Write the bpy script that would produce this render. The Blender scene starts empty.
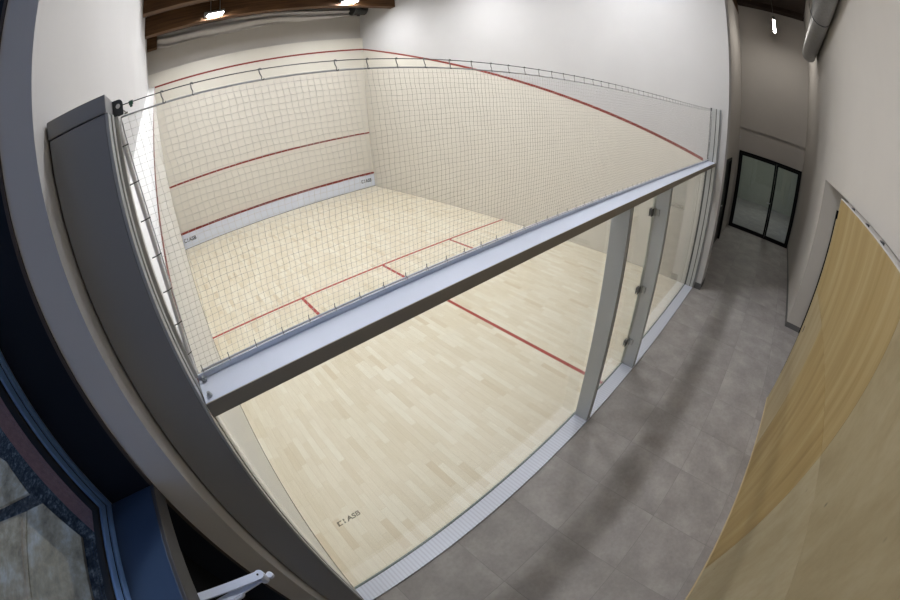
import bpy, bmesh, math, random
from mathutils import Matrix, Vector
random.seed(7)
sc = bpy.context.scene
COL = sc.collection
PI = math.pi

# ------------------------------------------------------------------ render look
sc.view_settings.view_transform = 'Standard'
sc.view_settings.look = 'None'
sc.view_settings.gamma = 1.0
sc.view_settings.exposure = 0.0
sc.view_settings.use_curve_mapping = False
sc.cycles.max_bounces = 14
sc.cycles.diffuse_bounces = 7
sc.cycles.transparent_max_bounces = 24
sc.cycles.glossy_bounces = 5
sc.cycles.use_denoising = True
sc.cycles.sample_clamp_indirect = 6.0

# ------------------------------------------------------------------ materials
def new_mat(name):
    m = bpy.data.materials.new(name); m.use_nodes = True
    nt = m.node_tree
    for n in list(nt.nodes): nt.nodes.remove(n)
    out = nt.nodes.new('ShaderNodeOutputMaterial')
    return m, nt, out
def N(nt, t, **kw):
    n = nt.nodes.new(t)
    for k, v in kw.items(): setattr(n, k, v)
    return n
def L(nt, a, b): nt.links.new(a, b)
def math_node(nt, op, a, b=None, c=None):
    n = N(nt, 'ShaderNodeMath', operation=op)
    for i, v in enumerate((a, b, c)):
        if v is None: continue
        if isinstance(v, (int, float)): n.inputs[i].default_value = v
        else: L(nt, v, n.inputs[i])
    return n.outputs[0]
def ramp(nt, fac, stops):
    r = N(nt, 'ShaderNodeValToRGB')
    e = r.color_ramp.elements
    while len(e) > 1: e.remove(e[-1])
    e[0].position = stops[0][0]; e[0].color = (*stops[0][1], 1)
    for p, c in stops[1:]:
        x = e.new(p); x.color = (*c, 1)
    L(nt, fac, r.inputs[0]); return r.outputs[0]
def mixc(nt, mode, fac, a, b):
    m = N(nt, 'ShaderNodeMix', data_type='RGBA', blend_type=mode)
    for i, v in ((0, fac), (6, a), (7, b)):
        if isinstance(v, (int, float)): m.inputs[i].default_value = v
        elif isinstance(v, tuple): m.inputs[i].default_value = (*v, 1)
        else: L(nt, v, m.inputs[i])
    return m.outputs[2]
def coords(nt, scale=(1, 1, 1), kind='Object'):
    tc = N(nt, 'ShaderNodeTexCoord'); mp = N(nt, 'ShaderNodeMapping')
    mp.inputs['Scale'].default_value = scale
    L(nt, tc.outputs[kind], mp.inputs['Vector']); return mp.outputs[0]
def noise(nt, vec, scale, detail=4, rough=.55):
    n = N(nt, 'ShaderNodeTexNoise')
    n.inputs['Scale'].default_value = scale; n.inputs['Detail'].default_value = detail
    n.inputs['Roughness'].default_value = rough
    L(nt, vec, n.inputs['Vector']); return n.outputs[0]
def bsdf(nt, out, col, rough=.6, metal=0.0, spec=.5, bump=None, bstr=.1, bdist=.01):
    b = N(nt, 'ShaderNodeBsdfPrincipled')
    if isinstance(col, tuple): b.inputs['Base Color'].default_value = (*col, 1)
    else: L(nt, col, b.inputs['Base Color'])
    if isinstance(rough, (int, float)): b.inputs['Roughness'].default_value = rough
    else: L(nt, rough, b.inputs['Roughness'])
    b.inputs['Metallic'].default_value = metal
    b.inputs['Specular IOR Level'].default_value = spec
    if bump is not None:
        bn = N(nt, 'ShaderNodeBump'); bn.inputs['Strength'].default_value = bstr
        bn.inputs['Distance'].default_value = bdist
        L(nt, bump, bn.inputs['Height']); L(nt, bn.outputs[0], b.inputs['Normal'])
    L(nt, b.outputs[0], out.inputs[0]); return b

def plain(name, col, rough=.55, metal=0.0, spec=.4, var=.04, nscale=6, bstr=.05):
    m, nt, out = new_mat(name)
    v = coords(nt); n = noise(nt, v, nscale)
    c = ramp(nt, n, [(0.3, tuple(x*(1-var) for x in col)), (0.7, tuple(min(1, x*(1+var)) for x in col))])
    bsdf(nt, out, c, rough, metal, spec, noise(nt, v, nscale*18, 2), bstr, .002)
    return m

M = {}
M['plaster'] = plain('plaster_white', (.53, .525, .53), .85, spec=.2, var=.02, nscale=1.5, bstr=.12)
M['plaster_hall'] = plain('plaster_warm', (.50, .475, .445), .85, spec=.2, var=.02, nscale=1.5, bstr=.12)
M['court'] = plain('court_plaster', (.64, .612, .55), .5, spec=.35, var=.015, nscale=2, bstr=.06)
M['court_left_lit'] = plain('court_plaster_left_lit', (.69, .68, .645), .5, spec=.3, var=.015, nscale=2)  # court plaster lightened; brighter light on this wall put into its colour
M['court_white'] = plain('court_panel_edge', (.78, .78, .77), .6, spec=.3, var=.01)
M['red'] = plain('red_line_paint', (.23, .035, .025), .5, var=.08)
M['red_floor'] = plain('red_floor_paint', (.36, .045, .032), .45, var=.06)
M['tin'] = plain('tin_paint', (.66, .70, .80), .45, var=.02)
M['logo'] = plain('logo_print', (.06, .065, .08), .5)
M['alu'] = plain('anodised_aluminium', (.62, .665, .78), .5, metal=.1, var=.03, nscale=3)
M['beam_shade'] = plain('shaded_beam_face', (.265, .24, .20), .5)  # same aluminium as the beam, with its shade painted in
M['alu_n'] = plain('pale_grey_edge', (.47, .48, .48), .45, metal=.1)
M['alu_dark'] = plain('grey_post_paint', (.50, .525, .55), .42, metal=.3, var=.02, nscale=3)
M['cladding'] = plain('grey_cladding_paint', (.275, .28, .295), .5, metal=.2, var=.02, nscale=2)
M['steel'] = plain('steel_dark', (.09, .095, .10), .4, metal=.6)
M['steel_bright'] = plain('steel_bright', (.42, .44, .46), .3, metal=.8)
M['hinge'] = plain('hinge_metal', (.13, .13, .135), .38, metal=.6)
M['nylon'] = plain('net_nylon', (.60, .59, .57), .7)
M['rope'] = plain('net_rope', (.80, .80, .82), .7)
M['rod'] = plain('white_lacing_rod', (.82, .82, .84), .4)
M['strap'] = plain('strap_metal', (.28, .28, .27), .45, metal=.5)
M['green'] = plain('cable_clamp', (.02, .09, .06), .45)
M['black'] = plain('black_frame_paint', (.005, .005, .006), .5, spec=.2)
M['navy'] = plain('dark_window_frame', (.007, .009, .015), .6, spec=.2)
M['transom_dusk_tint'] = plain('transom_dusk_blue', (.026, .050, .105), .45, spec=.5)  # dusk skylight on the transom put into its blue colour
M['bead'] = plain('dusk_blue_bead', (.12, .23, .47), .35, spec=.6)  # blue of the dusk sky put into the bead colour
M['brown_seal'] = plain('brown_joint', (.06, .045, .038), .7)
M['lampbody'] = plain('lamp_housing', (.30, .30, .31), .5, metal=.3)
M['baseboard'] = plain('grey_tile_skirting', (.13, .13, .13), .55)
M['duct'] = None
M['brick_out'] = plain('exterior_reveal', (.34, .17, .135), .9, var=.15, nscale=60)
M['fabric'] = plain('grey_fabric', (.50, .48, .47), .9, var=.05)
M['drum'] = plain('dark_duct', (.06, .06, .058), .45, metal=.5, var=.4, nscale=5)
M['soffit'] = plain('roof_boards', (.035, .022, .016), .8, var=.2)
M['seal'] = plain('pale_glass_seal', (.60, .63, .60), .4)
M['gap'] = plain('dark_gap', (.012, .011, .010), .8)
M['matt_black'] = plain('matt_black_gap_shade', (.005, .005, .006), .8, spec=.1)
M['clip'] = plain('dark_clip', (.05, .05, .055), .5)

def glassmat(name, tint, ior=1.45, rough=0.0):
    m, nt, out = new_mat(name)
    ge = N(nt, 'ShaderNodeNewGeometry'); dt = N(nt, 'ShaderNodeVectorMath', operation='DOT_PRODUCT')
    L(nt, ge.outputs['Incoming'], dt.inputs[0]); L(nt, ge.outputs['Normal'], dt.inputs[1])
    f0 = ((ior-1)/(ior+1))**2
    om = math_node(nt, 'SUBTRACT', 1.0, math_node(nt, 'ABSOLUTE', dt.outputs['Value']))
    fres = math_node(nt, 'MULTIPLY_ADD', math_node(nt, 'POWER', om, 5.0), 1-f0, f0)
    tr = N(nt, 'ShaderNodeBsdfTransparent'); tr.inputs[0].default_value = (*tint, 1)
    gl = N(nt, 'ShaderNodeBsdfGlossy'); gl.inputs['Roughness'].default_value = rough
    gl.inputs[0].default_value = (1, 1, 1, 1)
    mx = N(nt, 'ShaderNodeMixShader')
    L(nt, fres, mx.inputs[0]); L(nt, tr.outputs[0], mx.inputs[1]); L(nt, gl.outputs[0], mx.inputs[2])
    L(nt, mx.outputs[0], out.inputs[0]); return m
M['glass'] = glassmat('clear_glass', (.978, .982, .976), 1.38)
M['glass_edge'] = plain('glass_edge', (.16, .20, .19), .25, spec=.6)
M['glass_win'] = glassmat('window_glass', (.93, .95, .97), 1.45)

def emit(name, col, s):
    m, nt, out = new_mat(name)
    e = N(nt, 'ShaderNodeEmission'); e.inputs[0].default_value = (*col, 1); e.inputs[1].default_value = s
    L(nt, e.outputs[0], out.inputs[0]); return m
M['flood'] = emit('floodlight_led', (.985, .99, 1), 300)
M['tube'] = emit('linear_light_led', (1, .95, .88), 85)

# parquet : strips along y
m, nt, out = new_mat('maple_parquet')
tc = N(nt, 'ShaderNodeTexCoord'); sx = N(nt, 'ShaderNodeSeparateXYZ'); L(nt, tc.outputs['Object'], sx.inputs[0])
u = math_node(nt, 'DIVIDE', sx.outputs[0], .066); row = math_node(nt, 'FLOOR', u); fu = math_node(nt, 'FRACT', u)
wn = N(nt, 'ShaderNodeTexWhiteNoise', noise_dimensions='1D'); L(nt, row, wn.inputs['W'])
v = math_node(nt, 'ADD', math_node(nt, 'DIVIDE', sx.outputs[1], .33), math_node(nt, 'MULTIPLY', wn.outputs[0], 9.0))
idx = math_node(nt, 'FLOOR', v); fv = math_node(nt, 'FRACT', v)
cb = N(nt, 'ShaderNodeCombineXYZ'); L(nt, row, cb.inputs[0]); L(nt, idx, cb.inputs[1])
wn2 = N(nt, 'ShaderNodeTexWhiteNoise', noise_dimensions='2D'); L(nt, cb.outputs[0], wn2.inputs['Vector'])
tone = ramp(nt, wn2.outputs[0], [(0, (.67, .59, .44)), (.05, (.715, .655, .515)), (.45, (.745, .69, .56)), (.8, (.765, .72, .595)), (1, (.79, .755, .64))])
gv = coords(nt, (26, 1.6, 1)); grain = noise(nt, gv, 3, 5, .6)
tone = mixc(nt, 'MULTIPLY', .35, tone, ramp(nt, grain, [(.3, (.78, .74, .66)), (.65, (1, 1, 1))]))
bl = noise(nt, coords(nt, (1, 1, 1)), 1.1, 3)
tone = mixc(nt, 'MULTIPLY', .25, tone, ramp(nt, bl, [(.35, (.88, .85, .78)), (.65, (1, 1, 1))]))
ju = math_node(nt, 'LESS_THAN', fu, .035); jv = math_node(nt, 'LESS_THAN', fv, .006)
jt = math_node(nt, 'MAXIMUM', ju, jv)
tone = mixc(nt, 'MIX', math_node(nt, 'MULTIPLY', jt, .35), tone, (.38, .29, .17))
bsdf(nt, out, tone, .38, 0, .35)
M['parquet'] = m

# stone tiles
m, nt, out = new_mat('grey_stone_tiles')
tc = N(nt, 'ShaderNodeTexCoord'); sx = N(nt, 'ShaderNodeSeparateXYZ'); L(nt, tc.outputs['Object'], sx.inputs[0])
ux = math_node(nt, 'DIVIDE', math_node(nt, 'SUBTRACT', sx.outputs[0], .27-6.0), .6)
uy = math_node(nt, 'DIVIDE', math_node(nt, 'SUBTRACT', sx.outputs[1], -.07-6.0), .6)
fx = math_node(nt, 'FRACT', ux); fy = math_node(nt, 'FRACT', uy)
cb = N(nt, 'ShaderNodeCombineXYZ'); L(nt, math_node(nt, 'FLOOR', ux), cb.inputs[0]); L(nt, math_node(nt, 'FLOOR', uy), cb.inputs[1])
wn = N(nt, 'ShaderNodeTexWhiteNoise', noise_dimensions='2D'); L(nt, cb.outputs[0], wn.inputs['Vector'])
ofs = N(nt, 'ShaderNodeVectorMath', operation='ADD'); L(nt, tc.outputs['Object'], ofs.inputs[0])
sc3 = N(nt, 'ShaderNodeVectorMath', operation='SCALE'); L(nt, wn.outputs[1], sc3.inputs[0]); sc3.inputs['Scale'].default_value = 20
L(nt, sc3.outputs[0], ofs.inputs[1])
n1 = noise(nt, ofs.outputs[0], 3.2, 6, .6); n2 = noise(nt, ofs.outputs[0], 30, 4, .65)
c = ramp(nt, n1, [(.3, (.285, .266, .258)), (.5, (.342, .321, .313)), (.72, (.43, .405, .396))])
c = mixc(nt, 'MULTIPLY', .5, c, ramp(nt, n2, [(.3, (.80, .80, .80)), (.7, (1.08, 1.08, 1.08))]))
c = mixc(nt, 'MULTIPLY', 1.0, c, ramp(nt, wn.outputs[0], [(0, (.94, .94, .94)), (1, (1.04, 1.04, 1.04))]))
jj = math_node(nt, 'MAXIMUM', math_node(nt, 'LESS_THAN', fx, .008), math_node(nt, 'LESS_THAN', fy, .008))
c = mixc(nt, 'MIX', math_node(nt, 'MULTIPLY', jj, .55), c, (.20, .193, .19))
bsdf(nt, out, c, .5, 0, .3, n2, .06, .003)
M['tiles'] = m

# plywood
def plywood(name, lo, mid, hi, seed, streak=(7, 1, .55), rough=.5, knots=True):
    m, nt, out = new_mat(name)
    tc = N(nt, 'ShaderNodeTexCoord'); mp = N(nt, 'ShaderNodeMapping')
    mp.inputs['Scale'].default_value = streak; mp.inputs['Location'].default_value = (seed, seed*.7, seed*1.3)
    L(nt, tc.outputs['Object'], mp.inputs[0])
    n0 = N(nt, 'ShaderNodeTexNoise'); n0.inputs['Scale'].default_value = 1.3; n0.inputs['Detail'].default_value = 5
    n0.inputs['Distortion'].default_value = .8 if knots else .6; L(nt, mp.outputs[0], n0.inputs['Vector'])
    c = ramp(nt, n0.outputs[0], [(.30, lo), (.5, mid), (.70, hi)])
    mp2 = N(nt, 'ShaderNodeMapping'); mp2.inputs['Scale'].default_value = tuple(4*s for s in streak)
    mp2.inputs['Location'].default_value = (seed*3, 1, 2); L(nt, tc.outputs['Object'], mp2.inputs[0])
    f = noise(nt, mp2.outputs[0], 2.2, 5, .65)
    c = mixc(nt, 'MULTIPLY', .6, c, ramp(nt, f, [(.3, (.86, .82, .76)), (.6, (1, 1, 1))]))
    if knots:
        mp3 = N(nt, 'ShaderNodeMapping'); mp3.inputs['Scale'].default_value = (4.2, 1, 2.6)
        mp3.inputs['Rotation'].default_value = (0, .5, 0)
        mp3.inputs['Location'].default_value = (seed, 0, seed); L(nt, tc.outputs['Object'], mp3.inputs[0])
        vo = N(nt, 'ShaderNodeTexVoronoi'); vo.inputs['Scale'].default_value = 1.6; vo.inputs['Randomness'].default_value = 1
        L(nt, mp3.outputs[0], vo.inputs['Vector'])
        pick = N(nt, 'ShaderNodeSeparateXYZ'); L(nt, vo.outputs['Color'], pick.inputs[0])
        small = ramp(nt, vo.outputs['Distance'], [(.02, (1, 1, 1)), (.085, (0, 0, 0))])
        fac = math_node(nt, 'MULTIPLY', math_node(nt, 'GREATER_THAN', pick.outputs[0], .4), small)
        c = mixc(nt, 'MIX', math_node(nt, 'MULTIPLY', fac, .7), c, tuple(x*.35 for x in mid))
    bsdf(nt, out, c, rough, 0, .3, f, .05, .002)
    return m
M['ply_a'] = plywood('plywood_upper_far', (0.29, 0.205, 0.085), (0.35, 0.26, 0.12), (0.4, 0.315, 0.17), 3.1, (6, 1, .35), knots=False)
M['ply_b'] = plywood('plywood_lower_far', (0.265, 0.18, 0.07), (0.335, 0.24, 0.1), (0.4, 0.315, 0.16), 9.4, (6, 1, .45), knots=False)
M['ply_c'] = plywood('plywood_upper_near', (0.265, 0.21, 0.12), (0.315, 0.258, 0.155), (0.35, 0.295, 0.19), 15.7, (3, 1, 1.4))
M['ply_d'] = plywood('plywood_lower_near', (0.305, 0.25, 0.15), (0.35, 0.295, 0.188), (0.385, 0.33, 0.22), 22.3, (3, 1, 1.2))
M['ply_e'] = plywood('plywood_pale_edge_sheet', (0.324, 0.2556, 0.144), (0.36, 0.2916, 0.1764), (0.3816, 0.3168, 0.2016), 31.0, (6, 1, .4), knots=False)
M['ply_edge'] = plain('plywood_cut_edge', (.50, .40, .25), .7)
# glulam
m, nt, out = new_mat('glulam_timber')
gv = coords(nt, (.4, 6, 7)); g = noise(nt, gv, 3, 5)
c = ramp(nt, g, [(.3, (.050, .022, .009)), (.5, (.09, .043, .017)), (.7, (.125, .064, .027))])
tc = N(nt, 'ShaderNodeTexCoord'); sx = N(nt, 'ShaderNodeSeparateXYZ'); L(nt, tc.outputs['Object'], sx.inputs[0])
fz = math_node(nt, 'FRACT', math_node(nt, 'DIVIDE', sx.outputs[2], .045))
c = mixc(nt, 'MIX', math_node(nt, 'MULTIPLY', math_node(nt, 'LESS_THAN', fz, .07), .4), c, (.03, .014, .006))
bsdf(nt, out, c, .6, 0, .3); M['glulam'] = m
# galvanised duct
m, nt, out = new_mat('galvanised_sheet')
vo = N(nt, 'ShaderNodeTexVoronoi'); vo.inputs['Scale'].default_value = 25; L(nt, coords(nt), vo.inputs['Vector'])
c = ramp(nt, vo.outputs['Distance'], [(0, (.24, .24, .24)), (.6, (.31, .31, .31))])
bsdf(nt, out, c, .45, .5, .5); M['duct'] = m
# sill: net-shadow stripes painted into colour and bump
m, nt, out = new_mat('shadow_striped_sill')
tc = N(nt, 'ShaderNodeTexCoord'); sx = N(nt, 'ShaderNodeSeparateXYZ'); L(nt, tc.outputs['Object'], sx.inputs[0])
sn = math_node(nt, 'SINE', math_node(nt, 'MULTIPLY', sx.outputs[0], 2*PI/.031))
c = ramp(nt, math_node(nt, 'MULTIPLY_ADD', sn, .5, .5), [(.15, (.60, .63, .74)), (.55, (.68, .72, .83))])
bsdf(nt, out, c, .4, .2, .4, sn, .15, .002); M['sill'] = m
# outside stone + gravel
m, nt, out = new_mat('outside_stone')
v = coords(nt); n1 = noise(nt, v, 2.2, 6, .65); n2 = noise(nt, v, 14, 6, .7)
c = ramp(nt, n1, [(.3, (.24, .14, .06)), (.5, (.56, .35, .17)), (.7, (.80, .60, .40))])
c = mixc(nt, 'MULTIPLY', .6, c, ramp(nt, n2, [(.3, (.6, .6, .6)), (.7, (1, 1, 1))]))
bsdf(nt, out, c, .8, 0, .3, n2, .4, .02); M['stone'] = m
m, nt, out = new_mat('outside_gravel')
v = coords(nt); n1 = noise(nt, v, 9, 8, .8)
c = ramp(nt, n1, [(.40, (.012, .011, .010)), (.52, (.05, .045, .038)), (.66, (.26, .23, .19))])
bsdf(nt, out, c, .9, 0, .2, n1, .6, .03); M['gravel'] = m

# ------------------------------------------------------------------ mesh helpers
def BM(): return bmesh.new()
def bx(bm, x0, x1, y0, y1, z0, z1):
    vs = [bm.verts.new((x, y, z)) for x in (x0, x1) for y in (y0, y1) for z in (z0, z1)]
    for f in ((0, 1, 3, 2), (4, 6, 7, 5), (0, 4, 5, 1), (2, 3, 7, 6), (0, 2, 6, 4), (1, 5, 7, 3)):
        bm.faces.new([vs[i] for i in f])
    return bm
def prism(bm, pts, axis, a, b):
    """polygon pts in the plane across axis, extruded from a to b"""
    def P(p, t):
        return {'x': (t, p[0], p[1]), 'y': (p[0], t, p[1]), 'z': (p[0], p[1], t)}[axis]
    A = [bm.verts.new(P(p, a)) for p in pts]; B = [bm.verts.new(P(p, b)) for p in pts]
    bm.faces.new(A); bm.faces.new(B[::-1]); n = len(pts)
    for i in range(n): bm.faces.new((A[i], B[i], B[(i+1) % n], A[(i+1) % n]))
    return bm
def tube(bm, pts, r, seg=6, cap=True):
    pts = [Vector(p) for p in pts]; rings = []
    ref = None
    for i, p in enumerate(pts):
        d = (pts[min(i+1, len(pts)-1)] - pts[max(i-1, 0)])
        if d.length < 1e-9: d = Vector((0, 0, 1))
        d.normalize()
        if ref is None:
            ref = Vector((0, 0, 1)) if abs(d.z) < .9 else Vector((1, 0, 0))
        a = d.cross(ref).normalized(); b = d.cross(a).normalized()
        ref = -b if (-b).length > 0 else ref
        ref = b.cross(d).cross(d) if False else ref
        rr = r[i] if isinstance(r, (list, tuple)) else r
        rings.append([bm.verts.new(p + rr*(math.cos(t)*a + math.sin(t)*b)) for t in [2*PI*k/seg for k in range(seg)]])
        ref = Vector((0, 0, 1)) if abs(d.z) < .9 else Vector((1, 0, 0))
    for A, B in zip(rings, rings[1:]):
        for k in range(seg): bm.faces.new((A[k], A[(k+1) % seg], B[(k+1) % seg], B[k]))
    if cap:
        bm.faces.new(rings[0][::-1]); bm.faces.new(rings[-1])
    return bm
def obj(name, bm, mat, parent=None, bevel=0.0, smooth=False, origin=None):
    bmesh.ops.recalc_face_normals(bm, faces=bm.faces)
    if origin:
        bmesh.ops.translate(bm, verts=bm.verts, vec=-Vector(origin))
    me = bpy.data.meshes.new(name); bm.to_mesh(me); bm.free()
    if smooth:
        for p in me.polygons: p.use_smooth = True
    me.materials.append(mat if not isinstance(mat, str) else M[mat])
    o = bpy.data.objects.new(name, me); COL.objects.link(o)
    if origin: o.location = origin
    if parent:
        o.parent = parent
        o.location = o.location - parent_world(parent)
    if bevel:
        b = o.modifiers.new('b', 'BEVEL'); b.width = bevel; b.segments = 2; b.limit_method = 'ANGLE'
    return o
def parent_world(p):
    v = Vector(p.location)
    while p.parent:
        p = p.parent; v += Vector(p.location)
    return v
def thing(name, label, cat, loc=(0, 0, 0), group=None):
    o = bpy.data.objects.new(name, None); COL.objects.link(o); o.location = loc
    o.empty_display_size = .1
    o['label'] = label; o['category'] = cat
    if group: o['group'] = group
    return o
def tag(o, label, cat, group=None):
    o['label'] = label; o['category'] = cat
    if group: o['group'] = group
    return o
STRUCT_LABEL = {}
def struct(name, bm, mat, label=None, cat=None, parent=None, **kw):
    o = obj(name, bm, mat, parent, **kw)
    if parent is None:
        o['kind'] = 'structure'
        o['label'] = label; o['category'] = cat
    return o
def text_mesh(name, s, size, mat, parent, mtx, depth=.001, space=1.0):
    cu = bpy.data.curves.new(name, 'FONT'); cu.body = s; cu.size = size; cu.extrude = depth
    cu.space_character = space; cu.offset = size*.03
    t = bpy.data.objects.new(name+'_tmp', cu); COL.objects.link(t)
    dg = bpy.context.evaluated_depsgraph_get(); dg.update()
    me = bpy.data.meshes.new_from_object(t.evaluated_get(dg))
    bpy.data.objects.remove(t); me.name = name
    me.transform(mtx); me.materials.clear(); me.materials.append(M[mat] if isinstance(mat, str) else mat)
    me.transform(Matrix.Translation(-parent_world(parent)))
    o = bpy.data.objects.new(name, me); COL.objects.link(o); o.parent = parent
    return o

# ------------------------------------------------------------------ dimensions
XR, YF = 6.4, 9.75          # court width, length
LX = -.17                   # upper left wall plane
HY = -2.09                  # hall right wall
XE = 11.37                  # hall end wall
CZ = 6.6                    # ceiling

# ------------------------------------------------------------------ floors
b = BM(); bx(b, LX-.1, XE, -2.75, -.004, -.12, 0)
floor = struct('floor', b, 'tiles', 'grey stone-look square tiles of the passage beside the glass wall', 'floor')
b = BM(); bx(b, XR+.3, XE, -.004, .2, -.12, 0); obj('tile_strip', b, 'tiles', floor)
b = BM(); bx(b, LX, XR+.02, 0, YF+.1, -.12, 0)
court = struct('floor_court', b, 'parquet', 'pale maple strip parquet of the court with red lines', 'floor')
b = BM(); bx(b, 0, .007, 0.01, YF-.06, 0, .0008); bx(b, XR-.007, XR, 0.01, YF-.06, 0, .0008); obj('wall_joint', b, 'gap', court)
lw = .05; e = .0012
b = BM(); bx(b, 0, XR, 4.26, 4.31, 0, e); obj('short_line', b, 'red_floor', court)
b = BM(); bx(b, 3.175, 3.225, .0, 4.26, 0, e); obj('half_court_line', b, 'red_floor', court)
for x0, x1, s in ((0, 1.65, 1.6), (4.75, XR, 4.75)):
    b = BM(); bx(b, s, s+.05, 2.66, 4.26, 0, e)
    bx(b, x0, s if s == 1.6 else x1, 2.66, 2.71, 0, e) if s == 1.6 else bx(b, s+.05, x1, 2.66, 2.71, 0, e)
    obj('service_box_line', b, 'red_floor', court)

# ------------------------------------------------------------------ court walls
topL = [(0, 2.72), (YF, 4.74)]
b = BM(); vv = []
for (y_, zi, zo) in ((0, 2.19, 2.35), (YF, 4.66, 4.67)):
    vv.append([b.verts.new(p) for p in ((LX, y_, 0), (0, y_, 0), (0, y_, zi), (LX, y_, zo))])
for k in range(4): b.faces.new((vv[0][k], vv[0][(k+1) % 4], vv[1][(k+1) % 4], vv[1][k]))
b.faces.new(vv[0]); b.faces.new(vv[1][::-1])
wl = struct('wall_left', b, 'court_white', 'left side wall of the court with sloping top and red out line', 'wall')
b = BM(); prism(b, [(0, 0), (YF, 0), (YF, 4.63), (0, 2.14)], 'x', 0, .0015); obj('cream_surface', b, 'court_left_lit', wl)
b = BM(); prism(b, [(0, 2.13), (YF, 4.615), (YF, 4.665), (0, 2.18)], 'x', .0015, .003); obj('out_line', b, 'red', wl)
b = BM(); bx(b, LX-.25, LX, -.24, YF+.2, -.12, CZ)
struct('wall_left_upper', b, 'plaster', 'white plaster wall rising above the left court side', 'wall')
b = BM(); bx(b, XR, XR+.32, -.30, YF+.2, -.12, CZ)
wr = struct('wall_right', b, 'plaster', 'tall right side wall of the court, white above the red out line', 'wall')
b = BM(); prism(b, [(0, 0), (YF, 0), (YF, 4.63), (0, 2.14)], 'x', XR, XR-.0015); obj('cream_surface', b, 'court', wr)
b = BM(); prism(b, [(0.07, 2.148), (YF, 4.615), (YF, 4.665), (0.07, 2.198)], 'x', XR-.0015, XR-.004); obj('out_line', b, 'red', wr)
b = BM(); bx(b, LX, XR, YF, YF+.12, -.12, 5.04)
wf = struct('wall_front', b, 'court', 'cream front wall of the court with three red lines', 'wall')
b = BM(); bx(b, LX, XR, YF-.003, YF, 4.615, 4.665); obj('out_line', b, 'red', wf)
b = BM(); bx(b, 0.0, XR, YF-.003, YF, 1.78, 1.83); obj('service_line', b, 'red', wf)
b = BM(); bx(b, LX, XR, YF+.12, YF+.25, -.12, CZ)
struct('wall_front_upper', b, 'plaster_hall', 'beige plaster band above the front wall of the court', 'wall')

# tin
tin = thing('tin_board', 'long pale blue-grey board along the foot of the front wall with red top strip', 'tin', (3.2, 9.72, 0))
b = BM(); bx(b, 0.005, XR-.005, 9.70, 9.748, .0, .428); obj('board', b, 'tin', tin, bevel=.003)
b = BM(); bx(b, 0.005, XR-.005, 9.69, 9.748, .43, .48); obj('top_strip', b, 'red', tin, bevel=.003)['label'] = 'dark red strip along the top'
b = BM(); bx(b, 0.005, XR-.005, 9.698, 9.70, .0, .018); obj('bottom_edge', b, 'strap', tin)
def asb(parent, x, y, z, h, w_icon, w_txt, mat, depth=.001):
    b = BM(); t = h*.20; wi = w_icon
    d0, d1 = y-depth, y
    bx(b, x, x+wi*.62, d0, d1, z+h-t, z+h); bx(b, x, x+t, d0, d1, z, z+h); bx(b, x, x+wi*.62, d0, d1, z, z+t)
    bx(b, x+wi-t, x+wi, d0, d1, z+h*.58, z+h); bx(b, x+wi-t, x+wi, d0, d1, z, z+h*.42)
    obj('logo_mark', b, mat, parent)
    tx = x+wi+w_icon*.28
    mt = Matrix.Translation((tx, y, z)) @ Matrix.Rotation(PI/2, 4, 'X') @ Matrix.Diagonal((w_txt/(1.97*h/.72*1.0), 1, 1, 1))
    return text_mesh('logo_letters', 'ASB', h/.72, mat, parent, mt, depth)
asb(tin, .04, 9.699, .19, .11, .12, .26, 'logo')
asb(tin, 5.90, 9.699, .19, .11, .12, .26, 'logo')

# ------------------------------------------------------------------ ceiling, beams
b = BM(); bx(b, LX-.2, XE+.2, -2.8, YF+.3, CZ, CZ+.1)
struct('ceiling', b, 'soffit', 'dark timber roof boards above court and passage', 'ceiling')
yb = [7.89, 6.27, 4.64, 3.0, 1.40]
names = ['nearest the front wall', 'second from the front wall', 'over the short line', 'over the service boxes', 'over the rear of the court']
for y, nm in zip(yb, names):
    b = BM(); bx(b, LX+.001, XR-.001, y, y+.24, 5.65, 6.15)
    o = struct('ceiling_beam', b, 'glulam', 'dark brown laminated timber roof beam '+nm, 'beam', bevel=.008)
for i, x in enumerate((1.02, 3.2, 5.3)):
    b = BM(); bx(b, x, x+.14, 0.2, YF, 6.15, CZ)
    struct('ceiling_joist', b, 'glulam', 'timber purlin running lengthwise above the beams, '+('nearest the left wall', 'over the middle of the court', 'nearest the right wall')[i], 'joist')
b = BM(); bx(b, 6.9, XE-.01, -.06, .12, 6.2, CZ)
struct('ceiling_beam', b, 'glulam', 'timber edge beam high over the passage side wall', 'beam')
b = BM(); bx(b, XE-.35, XE-.01, HY+.02, -.08, 6.48, CZ)
struct('ceiling_beam', b, 'soffit', 'dark timber beam across the far end of the passage roof', 'beam')
b = BM(); bx(b, LX+.002, .12, 9.45, 9.74, 5.72, 6.15)
struct('ceiling_beam', b, 'glulam', 'short timber beam end at the upper left corner of the front wall', 'beam')

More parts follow.
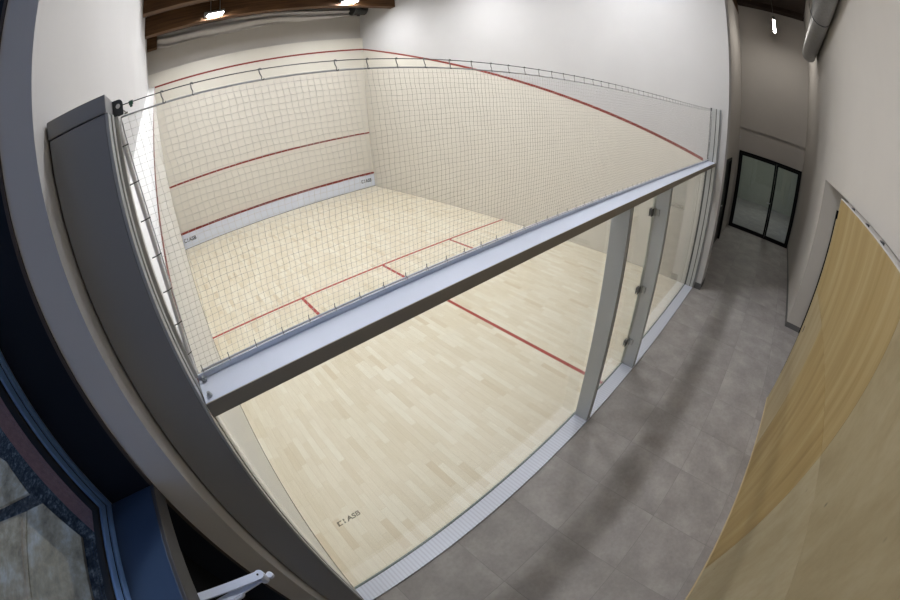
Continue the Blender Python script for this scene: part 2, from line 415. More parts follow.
# floodlights
def flood(x, y, label):
    t = thing('floodlight', label, 'lamp', (x, y, 5.70), 'square LED floodlights hung from the roof beams')
    b = BM(); bx(b, x-.20, x+.20, y-.14, y+.14, 5.70, 5.76); obj('housing', b, 'lampbody', t, bevel=.006)
    b = BM(); bx(b, x-.175, x+.175, y-.115, y+.115, 5.690, 5.7005); obj('diffuser', b, 'flood', t)
    for s in (-.11, .11):
        b = BM(); tube(b, [(x+s, y, 5.76), (x+s, y, CZ)], .008, 6); obj('hanging_rod', b, 'steel_bright', t)
    b = BM(); bx(b, x-.26, x-.205, y-.05, y+.05, 5.68, 5.80); obj('junction_box', b, 'lampbody', t, bevel=.005)
    return t
side = {1.5: 'left', 4.90: 'right'}
for y, nm in ((7.70, 'by the front wall'), (4.45, 'over mid court'), (1.20, 'just inside the glass wall')):
    for x in (1.5, 4.90):
        flood(x, y, 'white LED floodlight hung %s, %s side of the court' % (nm, side[x]))

# fabric roll at the head of the front wall
dr = thing('rolled_curtain', 'grey fabric drape gathered along the head of the front wall', 'curtain', (3.2, 9.6, 5.65))
nx, nz = 120, 14
b = BM(); grid = []
for i in range(nx+1):
    x = .125 + (5.90-.125)*i/nx; r_ = []
    sag = .10*math.sin(x*1.3+.6)+.05*math.sin(x*3.1)
    zb = 5.64 + .10*(x/6)**2*1.8 + .02*math.sin(x*2.2)
    if x < .4: zb += (.4-x)*.35
    for j in range(nz+1):
        t = j/nz; z = zb + (6.09-zb)*t
        y = 9.66 - .05*math.sin(PI*t) - .035*math.sin(7*t*PI*.5 + x*1.15 + sag*6) - .015*math.sin(13*t+x*2.3)
        r_.append(b.verts.new((x, y, z)))
    grid.append(r_)
for i in range(nx):
    for j in range(nz): b.faces.new((grid[i][j], grid[i+1][j], grid[i+1][j+1], grid[i][j+1]))
o = obj('fabric', b, 'fabric', dr, smooth=True)
sm = o.modifiers.new('s', 'SOLIDIFY'); sm.thickness = .01
b = BM(); tube(b, [(.125, 9.66, 6.11), (5.9, 9.66, 6.11)], .022, 8); obj('head_rail', b, 'steel', dr)
dm = thing('duct_drum', 'dark round duct end in the upper right corner of the front wall', 'duct', (6.15, 9.5, 5.82))
b = BM(); tube(b, [(5.98, 9.52, 6.04), (6.4, 9.52, 6.04)], .22, 28); obj('drum', b, 'drum', dm, smooth=False)
b = BM(); tube(b, [(5.955, 9.52, 6.04), (5.98, 9.52, 6.04)], .235, 28); obj('rim', b, 'steel', dm)
b = BM(); tube(b, [(6.12, 9.52, 5.80), (6.20, 9.52, 5.80)], .03, 10); obj('bracket', b, 'steel', dm)

# ------------------------------------------------------------------ glass back wall
gw = thing('glass_back_wall', 'framed glass wall along the court with grey top beam, sill and two posts', 'glass wall', (3.2, -.08, 0))
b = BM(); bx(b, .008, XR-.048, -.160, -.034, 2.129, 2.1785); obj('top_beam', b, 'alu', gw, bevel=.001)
b = BM(); bx(b, .008, XR-.048, -.164, -.160, 2.127, 2.1785); obj('shaded_beam_front', b, 'beam_shade', gw)['label'] = 'front face of the beam, its shade painted olive-grey'
b = BM(); bx(b, .008, XR-.048, -.164, -.002, 2.125, 2.1285); obj('shaded_beam_underside', b, 'beam_shade', gw)
b = BM(); bx(b, .008, XR-.048, -.034, -.0295, 2.129, 2.1965); bx(b, .008, XR-.048, -.0295, .002, 2.129, 2.178); obj('net_rail', b, 'alu', gw)
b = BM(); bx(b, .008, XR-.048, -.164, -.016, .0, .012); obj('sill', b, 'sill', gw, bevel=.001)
b = BM(); bx(b, .008, XR-.048, -.016, .002, .0, .016); obj('sill_gasket', b, 'glass_edge', gw)
for x in (2.60, 3.65):
    b = BM(); bx(b, x, x+.05, -.160, -.014, .012, 2.127); p = obj('post', b, 'alu_dark', gw, bevel=.002)
    b = BM(); bx(b, x+.0495, x+.053, -.163, -.10, .012, 2.127); obj('post_seal', b, 'gap', gw)
def pane(name, x0, x1, z0, z1, parent, y0=-.012, y1=0.0):
    b = BM(); bx(b, x0, x1, y0, y1, z0, z1); g = obj(name, b, 'glass', parent)
    return g
g1 = pane('glass_pane', .012, 2.612, .016, 2.125, gw)
g2 = pane('glass_pane', 3.695, XR-.050, .016, 2.125, gw)
M['etch'] = plain('etched_grey', (.20, .21, .21), .6)
m, nt, out = new_mat('etched_print')
tr = N(nt, 'ShaderNodeBsdfTransparent'); df = N(nt, 'ShaderNodeBsdfDiffuse'); df.inputs[0].default_value = (.22, .23, .23, 1)
mx = N(nt, 'ShaderNodeMixShader'); mx.inputs[0].default_value = .38
L(nt, tr.outputs[0], mx.inputs[1]); L(nt, df.outputs[0], mx.inputs[2]); L(nt, mx.outputs[0], out.inputs[0]); M['etch'] = m
asb(gw, .197, -.0135, .965, .052, .048, .098, 'etch', .0006)
# bolts on the beam
for x, y in ((.030, -.138), (.030, -.052)):
    b = BM(); tube(b, [(x, y, 2.181), (x, y, 2.188)], .009, 8); tube(b, [(x, y, 2.188), (x, y, 2.197)], .0055, 8)
    obj('bolt', b, 'steel_bright', gw)
# right hand jamb of the glass

# glass door between the posts
gd = thing('glass_door', 'clear glass court door hung between the two grey posts', 'glass door', (3.65, -.012, .03))
pane('door_pane', 2.665, 3.636, .022, 2.12, gd)
for x, n in ((2.659, 'edge_strip'), (3.636, 'edge_strip')):
    b = BM(); bx(b, x, x+.006, -.0125, .0005, .022, 2.12); obj(n, b, 'seal', gd)
b = BM(); bx(b, 3.646, 3.6495, -.024, .0, .022, 2.12); obj('hinge_jamb', b, 'seal', gd)
for z in (1.855, 1.015, .345):
    b = BM(); bx(b, 3.555, 3.628, -.022, -.0125, z-.036, z+.036); bx(b, 3.555, 3.628, .0005, .010, z-.036, z+.036)
    h = obj('hinge', b, 'hinge', gd, bevel=.003)
    b = BM(); tube(b, [(3.637, -.030, z-.04), (3.637, -.030, z+.04)], .010, 10); bx(b, 3.637, 3.6495, -.075, -.022, z-.034, z+.034)
    obj('hinge_leaf', b, 'steel_bright', h, smooth=False)

# net posts (cladding at both wall ends)
lp = thing('net_post', 'wide dark grey clad post at the window end holding the net', 'post', (-.08, -.08, 0))
b = BM(); bx(b, -.163, -.004, -.162, -.002, 0, 2.988); obj('cladding', b, 'cladding', lp, bevel=.003)
b = BM(); bx(b, -.165, .0, -.166, .0, 2.990, 3.034); obj('cap', b, 'cladding', lp, bevel=.003)
b = BM(); bx(b, -.004, .0045, -.164, -.152, 0, 2.988); obj('edge_strip', b, 'alu_n', lp, bevel=.001)
b = BM(); bx(b, -.004, .0015, -.149, -.100, 0, 2.988); obj('channel', b, 'alu_dark', lp)
b = BM(); bx(b, -.004, .006, -.100, -.066, 0, 2.988); obj('edge_strip', b, 'alu_n', lp, bevel=.001)
b = BM(); bx(b, -.004, .003, -.062, -.012, 0, 2.988); obj('channel', b, 'alu_dark', lp)
b = BM(); bx(b, .0, .015, -.048, -.014, 2.20, 2.985); obj('net_angle', b, 'alu_n', lp, bevel=.001)
def bracket(x0, x1, parent):
    s = 1 if x1 > x0 else -1
    b = BM(); pts = []
    w = abs(x1-x0)
    for k in range(9):
        a = PI/2*k/8; pts.append((x0+s*(w-.014+.014*math.sin(a)), 3.030-.014+.014*math.cos(a)))
    pts = [(x0, 3.030)] + pts + [(x1, 2.985), (x0, 2.985)]
    prism(b, pts, 'y', -.034, -.028)
    return obj('bracket', b, 'steel', parent)
br = bracket(.0, .030, lp)
b = BM(); tube(b, [(.016, -.0355, 3.012), (.016, -.0265, 3.012)], .0065, 12); obj('eyelet', b, 'rod', br)
rp = thing('net_post', 'slim grey net post on the far right wall end', 'post', (XR-.03, -.08, 0))
b = BM(); bx(b, XR-.045, XR-.001, -.164, -.110, 0, 3.034); obj('profile', b, 'alu_n', rp, bevel=.002)
b = BM(); bx(b, XR-.030, XR-.001, -.110, -.098, 0, 3.034); obj('groove', b, 'gap', rp)
b = BM(); bx(b, XR-.045, XR-.001, -.098, -.030, 0, 3.034); obj('profile', b, 'alu_n', rp, bevel=.002)
b = BM(); bx(b, XR-.045, XR-.001, -.030, -.002, 0, 3.034); obj('groove', b, 'steel', rp)
b = BM(); bx(b, XR-.012, XR-.001, -.182, -.168, 0, 3.034); obj('cover_strip', b, 'alu_dark', rp)

# ------------------------------------------------------------------ net
net = thing('safety_net', 'fine grey square-mesh net stretched above the glass wall', 'net', (3.2, -.026, 2.2))
def cable_z(x):
    t = x/XR; return 3.012 - .050*4*t*(1-t)*.95
def top_z(x): return cable_z(x) - .031
YN = -.026
def leftx(z):                       # net pulled slightly in from the post
    t = (z-2.2)/.8; return .018 + .034*math.sin(PI*max(0, min(1, t)))
def rightx(z): return XR-.050 - .014*math.sin(PI*max(0, min(1, (z-2.2)/.8)))
NXC, NZC = 318, 39
def npt(i, j):
    tz = j/NZC; tx = i/NXC
    z0 = 2.1985; x_ = .03 + (XR-.085)*tx
    zz = z0 + (top_z(x_)-z0)*tz
    x = leftx(zz) + (rightx(zz)-leftx(zz))*tx
    wob = .0018*math.sin(i*.9+j*.35)+.0012*math.sin(j*1.7+i*.13)
    fade = min(1, i/4, (NXC-i)/4, j/3 if j else 0, (NZC-j)/3)
    return Vector((x+wob*fade, YN+.006*math.sin(x*2.1)*math.sin(PI*tz), zz+.0015*math.sin(i*.7+j*1.1)*fade))
P = [[npt(i, j) for j in range(NZC+1)] for i in range(NXC+1)]
def ribbon3(bm, pts, r):
    """three-sided strand"""
    rings = []
    for k, p in enumerate(pts):
        d = (pts[min(k+1, len(pts)-1)]-pts[max(k-1, 0)]).normalized()
        a = d.cross(Vector((0, 1, 0))).normalized(); c_ = Vector((0, 1, 0))
        rings.append([bm.verts.new(p+r*(math.cos(t)*a+math.sin(t)*c_)) for t in (0, 2*PI/3, 4*PI/3)])
    for A, B in zip(rings, rings[1:]):
        for k in range(3): bm.faces.new((A[k], A[(k+1) % 3], B[(k+1) % 3], B[k]))
b = BM(); R_ = .0005
for i in range(0, NXC+1): ribbon3(b, P[i], R_)
for j in range(0, NZC+1): ribbon3(b, [P[i][j] for i in range(0, NXC+1)], R_)
obj('mesh', b, 'nylon', net)
b = BM(); tube(b, [P[i][NZC] for i in range(0, NXC+1, 3)], .0030, 6); obj('top_rope', b, 'rope', net, smooth=True)
b = BM(); tube(b, [P[0][j] for j in range(NZC+1)], .0022, 6); obj('side_rope', b, 'rope', net, smooth=True)
b = BM(); tube(b, [P[NXC][j] for j in range(NZC+1)], .0022, 6); obj('side_rope', b, 'rope', net, smooth=True)
b = BM(); tube(b, [(.03, YN, 2.2015), (XR-.06, YN, 2.2015)], .0042, 8); obj('bottom_rod', b, 'rod', net, smooth=True)
b = BM(); tube(b, [Vector((leftx(z)-.010, YN-.002, z)) for z in [2.215+.76*k/16 for k in range(17)]], .0065, 8); obj('side_rod', b, 'rod', net, smooth=True)
# S hooks between cable and net
def hook_mesh():
    b = BM(); pts = []
    for k in range(13):
        a = -PI*.2 + PI*1.1*k/12
        pts.append((.0035*math.cos(a)-.0005, 0, .0035*math.sin(a)))
    q = [(p[0], 0, p[2]) for p in pts]
    q += [(-.002, 0, -.012), (.002, 0, -.022)]
    for k in range(9):
        a = PI + PI*1.1*k/8
        q.append((.0035*math.cos(a)+.0045, 0, -.029+.0035*math.sin(a)))
    tube(b, q, .0019, 5)
    bmesh.ops.recalc_face_normals(b, faces=b.faces)
    me = bpy.data.meshes.new('hook'); b.to_mesh(me); b.free(); me.materials.append(M['strap']); return me
hm = hook_mesh()
xs_ = [.143, .228, .423, .655, .764, .872, .987, 1.102]
while xs_[-1] < XR-.17: xs_.append(xs_[-1]+.109)
for k, x in enumerate(xs_):
    o = bpy.data.objects.new('hook', hm); COL.objects.link(o); o.parent = net
    o.location = Vector((x, -.028, cable_z(x))) - parent_world(net)
    o.rotation_euler = (0, .06*math.sin(k*2.1), .25*math.sin(k*1.7))
def tie_mesh():
    b = BM(); pts = [(.0, .008*math.cos(a), .008*math.sin(a)) for a in [2*PI*k/10 for k in range(10)]]
    tube(b, pts+[pts[0]], .0016, 5, False); tube(b, [(0, 0, .006), (.001, .001, .022)], .0014, 5)
    bmesh.ops.recalc_face_normals(b, faces=b.faces)
    me = bpy.data.meshes.new('tie'); b.to_mesh(me); b.free(); me.materials.append(M['strap']); return me
tm = tie_mesh()
x = .037
while x < XR-.06:
    o = bpy.data.objects.new('tie', tm); COL.objects.link(o); o.parent = net
    o.location = Vector((x, YN-.001, 2.200)) - parent_world(net); x += .1
bt = BM(); tube(bt, [(-.024, -.006, 0), (-.008, -.0085, .001), (.006, -.003, .002)], .0017, 5)
bmesh.ops.recalc_face_normals(bt, faces=bt.faces); sm_ = bpy.data.meshes.new('side_tie'); bt.to_mesh(sm_); bt.free(); sm_.materials.append(M['steel'])
z = 2.277
while z < 2.97:
    o = bpy.data.objects.new('side_tie', sm_); COL.objects.link(o); o.parent = net
    o.location = Vector((leftx(z)-.004, YN, z)) - parent_world(net); z += .104
# cable
cb_ = thing('steel_cable', 'thin steel cable strung above the top edge of the net', 'cable', (3.2, -.03, 2.96))
b = BM(); tube(b, [(.018, -.030, 3.012)]+[(x/20, -.030, cable_z(x/20)) for x in range(1, 127)]+[(XR-.04, -.03, 3.012)], .0016, 6); obj('wire', b, 'steel', cb_, smooth=True)
b = BM(); tube(b, [(.048, -.03, 3.0085), (.060, -.03, 3.009)], .0065, 10); tube(b, [(.054, -.03, 3.007), (.054, -.03, 2.997)], .004, 8)
obj('clamp', b, 'green', cb_)['label'] = 'dark green cable clamp'
b = BM(); tube(b, [(.016, -.03, 3.010), (.036, -.028, 2.990)], .0016, 6); tube(b, [(.032, -.028, 2.986), (.042, -.028, 2.987)], .003, 6)
obj('end_loop', b, 'strap', cb_)

# ------------------------------------------------------------------ hall walls
b = BM()
bx(b, LX, XE, HY-.6, HY, 2.52, CZ); bx(b, 6.5, XE, HY-.6, HY, -.12, 2.52)
hw = struct('wall_passage', b, 'plaster_hall', 'warm white plaster wall opposite the glass, above and beyond the plywood', 'wall')
b = BM(); bx(b, LX-.2, 6.5, HY-.66, HY-.5, -.12, 2.52)
struct('wall_niche', b, 'plaster_hall', 'plaster back of the recess behind the plywood boards', 'wall')
b = BM(); bx(b, 6.49, 6.5, HY-.5, HY+.006, 0, .09); bx(b, 6.5, XE, HY, HY+.008, 0, .09)
struct('baseboard_passage', b, 'baseboard', 'dark grey tile skirting round the end of the passage wall', 'baseboard')
b = BM(); bx(b, XR+.0, XR+.33, -.309, -.30, 0, .11); bx(b, XR-.009, XR, -.309, -.17, 0, .11)
struct('baseboard_right', b, 'baseboard', 'dark grey tile skirting at the foot of the court wall end', 'baseboard')
b = BM(); bx(b, XR+.32, 8.62, -.05, .2, -.12, CZ); bx(b, 8.62, 9.75, -.05, .2, 2.04, CZ); bx(b, 9.75, XE, -.05, .2, -.12, CZ)
struct('wall_corridor', b, 'plaster_hall', 'plaster side wall of the far passage holding a black door', 'wall')
b = BM()
bx(b, XE, XE+.25, -.10, .2, -.12, CZ); bx(b, XE, XE+.25, HY-.6, -2.075, -.12, CZ); bx(b, XE, XE+.25, -2.075, -.10, 2.21, CZ)
we = struct('wall_end', b, 'plaster_hall', 'plaster wall at the far end of the passage above the glass doors', 'wall')
b = BM(); bx(b, XE-.035, XE, HY, -.05, 2.86, 2.90)
struct('trim_1', b, 'plaster_hall', 'narrow plaster ledge across the end wall above the black-framed doors', 'trim')
# side door
d2 = thing('door_2', 'plain black door in the side wall of the far passage', 'door', (9.2, -.06, 0)); d2['kind'] = 'structure'
b = BM(); bx(b, 8.60, 8.67, -.075, .05, 0, 2.06); bx(b, 9.70, 9.77, -.075, .05, 0, 2.06); bx(b, 8.60, 9.77, -.075, .05, 2.0, 2.06); obj('frame', b, 'black', d2)
b = BM(); bx(b, 8.67, 9.70, -.03, .01, .01, 2.0); lf = obj('leaf', b, 'black', d2)
b = BM(); tube(b, [(8.76, -.03, 1.02), (8.76, -.08, 1.02), (8.87, -.08, 1.02)], .01, 8); obj('handle', b, 'steel_bright', lf)
# end double door
d1 = thing('door_1', 'black-framed double glass door at the far end of the passage', 'door', (XE, -1.08, 0)); d1['kind'] = 'structure'
x0, x1 = XE-.03, XE+.06
b = BM(); bx(b, x0, x1, -.155, -.10, 0, 2.21); bx(b, x0, x1, -2.075, -2.02, 0, 2.21); bx(b, x0, x1, -2.075, -.10, 2.15, 2.21); bx(b, x0, x1, -2.075, -.10, .0, .03)
obj('frame', b, 'black', d1, bevel=.002)
for ya, yc in ((-1.275, -.157), (-2.018, -1.280)):
    b = BM(); f = .052
    bx(b, x0+.01, x1-.02, ya, ya+f, .03, 2.148); bx(b, x0+.01, x1-.02, yc-f, yc, .03, 2.148)
    bx(b, x0+.01, x1-.02, ya+f, yc-f, 2.09, 2.148); bx(b, x0+.01, x1-.02, ya+f, yc-f, .03, .10)
    lf = obj('leaf_frame', b, 'black', d1, bevel=.002)
    b = BM(); bx(b, x0+.035, x0+.041, ya+f, yc-f, .10, 2.09); obj('pane', b, 'glass_win', lf)
    if yc > -1: 
        b = BM(); tube(b, [(x0+.01, ya+.03, 1.03), (x0-.05, ya+.03, 1.03), (x0-.05, ya+.13, 1.03)], .011, 8); obj('handle', b, 'steel_bright', lf)
# room beyond the doors
b = BM(); bx(b, XE+.06, XE+5, -4.5, 2.0, -.12, -.001)
struct('floor_beyond', b, 'tiles', 'grey tiled floor of the room beyond the glass doors', 'floor')
M['green_wall'] = plain('pale_green_wall', (.38, .38, .30), .8)
b = BM(); bx(b, XE+5, XE+5.2, -4.5, 2.0, -.12, 3.2); bx(b, XE+.25, XE+5, -4.7, -4.5, -.12, 3.2); bx(b, XE+.25, XE+5, 2.0, 2.2, -.12, 3.2); bx(b, XE+.25, XE+5.2, -4.7, 2.2, 3.0, 3.2)
struct('wall_beyond', b, 'green_wall', 'pale greenish walls of the room beyond the glass doors', 'wall')
t = thing('fill_light', 'unseen square fill light added to brighten the room beyond the far glass doors', 'lamp', (XE+2.6, -1.0, 2.98))  # unseen lamp added to brighten the room behind the doors
b = BM(); bx(b, XE+2.3, XE+2.9, -1.3, -.7, 2.965, 3.0); obj('frame', b, 'lampbody', t)
b = BM(); bx(b, XE+2.33, XE+2.87, -1.27, -.73, 2.96, 2.966); M['soft'] = emit('soft_fill_emission', (.97, 1, .85), 26.0); obj('diffuser', b, 'soft', t)
# sensor
sn_ = thing('wall_sensor', 'tiny white sensor on the end wall corner above the glass doors', 'sensor', (XE-.02, -.07, 2.56))
b = BM(); bx(b, XE-.03, XE, -.10, -.055, 2.52, 2.60); obj('housing', b, 'plaster', sn_, bevel=.006)
b = BM(); tube(b, [(XE-.034, -.078, 2.55), (XE-.029, -.078, 2.55)], .012, 12); obj('lens', b, 'strap', sn_)

# pendant light
pl = thing('pendant_light', 'slim linear LED pendant glowing at the far end of the passage', 'lamp', (9.8, -1.12, 5.60))
b = BM(); bx(b, 9.2, 10.4, -1.155, -1.085, 5.615, 5.665); obj('housing', b, 'lampbody', pl, bevel=.004)
b = BM(); bx(b, 9.22, 10.38, -1.15, -1.09, 5.600, 5.616); obj('diffuser', b, 'tube', pl)
for x in (9.35, 10.25):
    b = BM(); tube(b, [(x, -1.12, 5.66), (x, -1.12, CZ)], .003, 5); obj('cable', b, 'strap', pl)
b = BM(); bx(b, 9.12, 9.2, -1.15, -1.09, 5.61, 5.67); obj('end_cap', b, 'steel', pl)
b = BM(); bx(b, 10.4, 10.48, -1.15, -1.09, 5.61, 5.67); obj('end_cap', b, 'steel', pl)

# duct
du = thing('ventilation_duct', 'long round galvanised air duct high along the passage wall', 'duct', (4, -1.87, 4.87))
b = BM(); tube(b, [(x_, -1.90, 4.90) for x_ in (.3, 3.0, 5.9, 8.75)], .158, 32); o = obj('pipe', b, 'duct', du)
for p in o.data.polygons:
    p.use_smooth = len(p.vertices) == 4
for x_ in (3.0, 5.9):
    b = BM(); tube(b, [(x_-.012, -1.90, 4.90), (x_+.012, -1.90, 4.90)], .165, 32); obj('joint_ring', b, 'steel', du)
b = BM(); tube(b, [(8.74, -1.90, 4.90), (8.77, -1.90, 4.90)], .164, 32); obj('end_cap', b, 'duct', du)
for x_ in (1.5, 4.4, 7.4):
    b = BM(); tube(b, [(x_, -1.90, 5.05), (x_, -1.90, CZ)], .005, 6); obj('hanger_rod', b, 'steel_bright', du)

# ------------------------------------------------------------------ plywood boards
PY0, PY1 = -1.985, -1.965
SX, SZ = 1.85, 1.535
def board(name, x0, x1, z0, z1, mat, label, pale=None):
    t = thing(name, label, 'plywood board', ((x0+x1)/2, -1.975, z0), 'plywood boards lining the passage recess')
    b = BM(); bx(b, x0+.0013, x1-.0013, PY0, PY1, z0+.0013, z1-.0013); o = obj('sheet', b, mat, t, bevel=.0008)
    return t
ub = board('plywood_board', SX, 4.28, SZ, 2.52, 'ply_a', 'honey-coloured plywood board at the top, from the window seam to the far edge')
lb = board('plywood_board', SX, 4.335, .012, SZ, 'ply_b', 'honey-coloured plywood board at the bottom, reaching the far corner at the tiles')
un = board('plywood_board', LX+.01, SX, SZ, 2.52, 'ply_c', 'pale knotty plywood board at the top, nearest the window')
ln = board('plywood_board', LX+.01, SX, .012, SZ, 'ply_d', 'pale plywood board at the bottom, nearest the window')
b = BM(); bx(b, 4.28, 4.335, PY0, PY1, SZ, 2.30); obj('edge_piece', b, 'ply_e', ub)
b = BM(); bx(b, 4.336, 4.350, -1.995, -1.963, SZ, 2.30); obj('edge_strip', b, 'gap', ub)['label'] = 'black strip painted for the dark gap past the end'  # darkness of the gap beyond the boards, painted as a strip
b = BM(); bx(b, 4.336, 4.350, -1.995, -1.963, .40, SZ); obj('edge_strip', b, 'gap', lb)['label'] = 'black strip painted for the dark gap past the end'
b = BM(); bx(b, 3.42, 4.335, PY1, PY1+.0012, .013, SZ-.002); pb = obj('veneer_strip', b, 'ply_e', lb); pb['label'] = 'paler veneer strip'
b = BM(); tube(b, [(4.19, PY1+.001, 1.10), (4.19, PY1+.0022, 1.10)], .022, 12)
for v_ in b.verts: v_.co.z = 1.10+(v_.co.z-1.10)*1.9
obj('knot', b, 'clip', lb)['label'] = 'dark knot'
for t_, x0, x1 in ((lb, SX, 4.335), (ln, LX+.01, SX)):
    b = BM(); bx(b, x0, x1, PY1, PY1+.010, .0, .022); obj('foot_batten', b, 'ply_edge', t_)
for t_, x0, x1 in ((ub, SX, 4.28), (un, LX+.01, SX)):
    b = BM(); bx(b, x0, x1, PY0-.001, PY1, 2.5195, 2.528); obj('top_edge', b, 'plaster', t_)['label'] = 'white painted top edge'
for t_, xs in ((ub, (3.75, 3.12, 2.63, 2.1)), (un, (1.55, 1.0, .45))):
    for x_ in xs:
        b = BM(); bx(b, x_-.018, x_+.018, PY0-.035, PY0-.002, 2.505, 2.536); obj('fixing_clip', b, 'clip', t_)
b = BM(); bx(b, LX, 4.28, HY-.02, PY0-.0005, 2.47, 2.512); struct('trim_2', b, 'plaster_hall', 'plastered ledge closing the gap behind the top of the plywood boards', 'trim')
b = BM(); bx(b, 6.47, 6.499, HY-.42, HY-.300, 0, 2.15); struct('trim_gap_shade', b, 'matt_black', 'upright strip painting in the dark gap of the recess at the far end of the plywood', 'trim')  # black strip stands in for the shaded gap past the plywood edge
# timber studs carrying the boards
for i, x_ in enumerate((.3, 1.83, 3.1, 4.22)):
    b = BM(); bx(b, x_-.03, x_+.03, HY-.10, PY0-.001, 0, 2.46); o = struct('wall_stud', b, 'ply_edge', 'timber stud behind the plywood, '+('nearest the window', 'behind the upright seam', 'behind the middle of the far boards', 'at the far edge')[i], 'stud')

# ------------------------------------------------------------------ window wall on the left
XG = -.452
WY = -.26                    # reveal plane
b = BM()
bx(b, -.276, LX, WY, WY+.02, -.12, CZ)             # plaster return
bx(b, -.60, -.276, WY+.005, WY+.4, -.12, CZ)
struct('wall_window', b, 'plaster', 'white plaster return beside the tall window', 'wall')
b = BM(); bx(b, -.56, LX, HY-.7, WY, 4.45, CZ)
struct('wall_window_head', b, 'plaster', 'plaster above the tall window', 'wall')
wn1 = thing('window_1', 'tall dark-framed window at the near end of the passage', 'window', (-.37, -1.1, 2.09)); wn1['kind'] = 'structure'
b = BM(); bx(b, XG, -.283, WY-.003, WY+.004, 0, 4.45); obj('jamb', b, 'navy', wn1)
b = BM(); bx(b, -.283, -.272, WY-.006, WY+.004, 0, 4.45); obj('joint', b, 'brown_seal', wn1)
b = BM(); bx(b, XG, -.272, HY, -1.98, 0, 4.45); obj('jamb', b, 'navy', wn1)
b = BM(); bx(b, XG, -.272, HY, WY, 4.40, 4.45); obj('head', b, 'navy', wn1)
# glazing beads : stepped profiles around the pane, dusk blue put into their colour
def bead_ring(name, mat, xa, xb, a, c_, bev=.0):
    """rectangular ring between insets a and c_ from the opening edge"""
    y0, y1, z0, z1 = -1.98, WY-.003, 2.094, 4.40
    b = BM()
    bx(b, xa, xb, y1-c_, y1-a, z0+a, z1-a); bx(b, xa, xb, y0+a, y0+c_, z0+a, z1-a)
    bx(b, xa, xb, y0+c_, y1-c_, z0+a, z0+c_); bx(b, xa, xb, y0+c_, y1-c_, z1-c_, z1-a)
    return obj(name, b, mat, wn1, bevel=bev)
bead_ring('glazing_bead', 'bead', XG-.010, XG-.001, .0, .021, .0015)
bead_ring('gasket', 'gap', XG-.030, XG-.014, .021, .026)
bead_ring('glazing_bead', 'bead', XG-.018, XG-.008, .026, .050, .0015)
bead_ring('gasket', 'gap', XG-.045, XG-.020, .0, .058)
b = BM(); bx(b, XG-.040, XG-.034, -1.93, WY-.055, 2.14, 4.36); obj('pane', b, 'glass_win', wn1)
b = BM(); bx(b, XG-.04, -.284, -1.98, WY-.004, 2.03, 2.092); tr_ = obj('transom', b, 'transom_dusk_tint', wn1, bevel=.002)
b = BM(); bx(b, -.284, -.270, -1.98, WY-.007, 2.025, 2.094); obj('transom_lip', b, 'clip', tr_, bevel=.002)
# exterior reveal
b = BM(); bx(b, -.62, XG-.052, WY-.004, WY+.05, -.12, 4.5); bx(b, -.62, XG-.052, -2.2, -1.98, -.12, 4.5); bx(b, -.62, XG-.052, -2.2, WY+.05, 4.4, 4.6)
struct('wall_exterior_reveal', b, 'brick_out', 'reddish outer reveal of the tall window', 'wall')
# door under the transom
d3 = thing('door_3', 'dark door leaf below the window transom', 'door', (-.36, -1.1, 0)); d3['kind'] = 'structure'
b = BM(); bx(b, -.445, -.40, -1.97, WY-.006, .01, 2.028); lf = obj('leaf', b, 'matt_black', d3, bevel=.002)
b = BM(); tube(b, [(-.40, -1.75, 1.05), (-.34, -1.75, 1.05), (-.34, -1.63, 1.05)], .011, 8); obj('handle', b, 'steel_bright', lf)
# door closer
dc = thing('door_closer', 'silver folding arm of a door closer reaching out over the passage', 'door closer', (-.3, -.62, 1.98))
def arm(pts_a, pts_b, w, z, h):
    a = Vector(pts_a); c_ = Vector(pts_b); d = (c_-a).normalized(); n = Vector((-d.y, d.x))
    q = []
    for k in range(9):
        t = PI*k/8; q.append(c_ + w*(math.sin(t)*d + math.cos(t)*n))
    for k in range(9):
        t = PI*k/8; q.append(a + w*(-math.sin(t)*d - math.cos(t)*n))
    return prism(BM(), [(p.x, p.y) for p in q], 'z', z, z+h)
o = obj('main_arm', arm((-.335, -.600), (-.086, -.617), .0125, 2.000, .006), 'alu', dc, bevel=.001)
obj('forearm', arm((-.300, -.640), (-.086, -.617), .011, 1.984, .006), 'alu', dc, bevel=.001)
obj('sleeve', arm((-.335, -.645), (-.170, -.627), .015, 1.976, .012), 'alu', dc, bevel=.002)
b = BM(); tube(b, [(-.086, -.617, 1.972), (-.086, -.617, 2.008)], .0135, 14); tube(b, [(-.066, -.617, 1.972), (-.066, -.617, 1.984)], .009, 10)
obj('pivot', b, 'alu', dc)
b = BM(); tube(b, [(-.089, -.616, 2.008), (-.089, -.616, 2.009)], .003, 10); obj('screw', b, 'gap', dc)
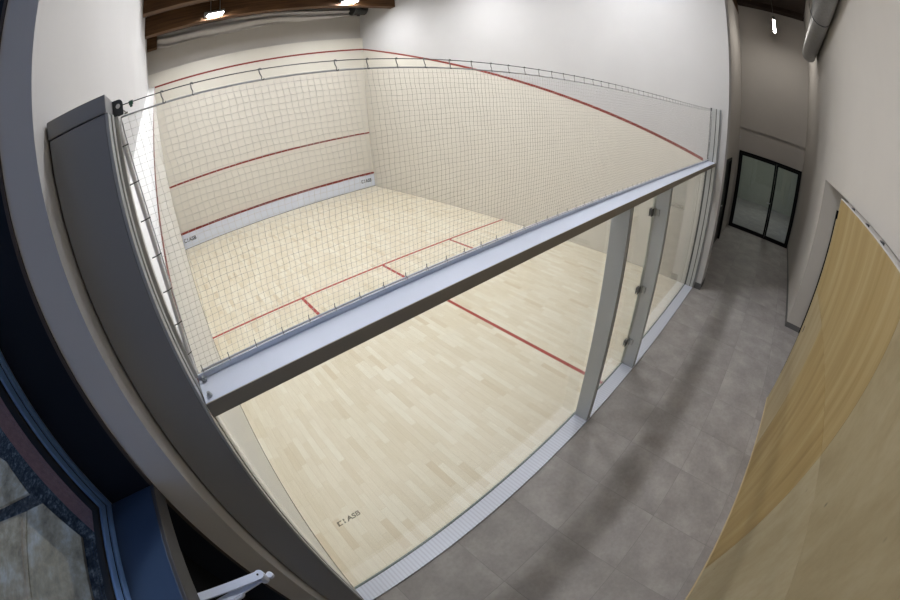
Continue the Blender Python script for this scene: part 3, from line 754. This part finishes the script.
b = BM(); bx(b, -.400, -.300, -.80, -.58, 1.945, 2.0); obj('body', b, 'alu_dark', dc, bevel=.004)

# outside
b = BM(); bx(b, -30, -.62, -14, 20, -.20, -.05)
struct('ground_outside', b, 'gravel', 'dark gravelly ground outside the window', 'ground')
b = BM(); prism(b, [(-3.576, 2.562), (-2.719, 1.762), (-2.717, .0), (-4.06, .0), (-4.02, 2.569)], 'z', -.05, 0)
tag(obj('paving_slab', b, 'stone', bevel=.01), 'brown stone slab with a clipped corner outside the window', 'paving slab')
b = BM(); prism(b, [(-4.045, 2.565), (-4.09, .0), (-6.6, .0), (-6.6, 2.66), (-5.0, 2.62)], 'z', -.05, 0)
tag(obj('paving_slab', b, 'stone', bevel=.01), 'long brown stone slab beyond the clipped one outside the window', 'paving slab')
b = BM(); prism(b, [(-4.014, 2.90), (-4.995, 3.959), (-5.9, 4.6), (-6.6, 4.6), (-6.6, 2.95)], 'z', -.05, 0)
tag(obj('paving_slab', b, 'stone', bevel=.01), 'greyish stone slab farther from the window behind a dark joint', 'paving slab')

# ------------------------------------------------------------------ world: dusk sky
w = bpy.data.worlds.new('dusk'); sc.world = w; w.use_nodes = True
nt = w.node_tree; bg = nt.nodes['Background']
bg.inputs[0].default_value = (.20, .33, .62, 1); bg.inputs[1].default_value = 1.0

# ------------------------------------------------------------------ camera (15 mm diagonal fisheye)
cam = bpy.data.cameras.new('camera'); co = bpy.data.objects.new('camera', cam); COL.objects.link(co)
cam.type = 'PANO'; cam.panorama_type = 'FISHEYE_EQUISOLID'
cam.fisheye_lens = 15.3887; cam.fisheye_fov = math.radians(200)
cam.sensor_width = 36; cam.sensor_height = 24; cam.sensor_fit = 'HORIZONTAL'
cam.clip_start = .01; cam.clip_end = 200
Rr = [[0.7421534654383755, -0.6687217571242646, -0.044938238574314227],
      [0.3731058744801413, 0.35651552231471206, 0.8565562963263817],
      [-0.5567766519583369, -0.6524629444624386, 0.5140932463444103]]
mw = Matrix(Rr).transposed().to_4x4(); mw.translation = (0.13798535, -1.08962017, 2.85108002)
co.matrix_world = mw
sc.camera = co
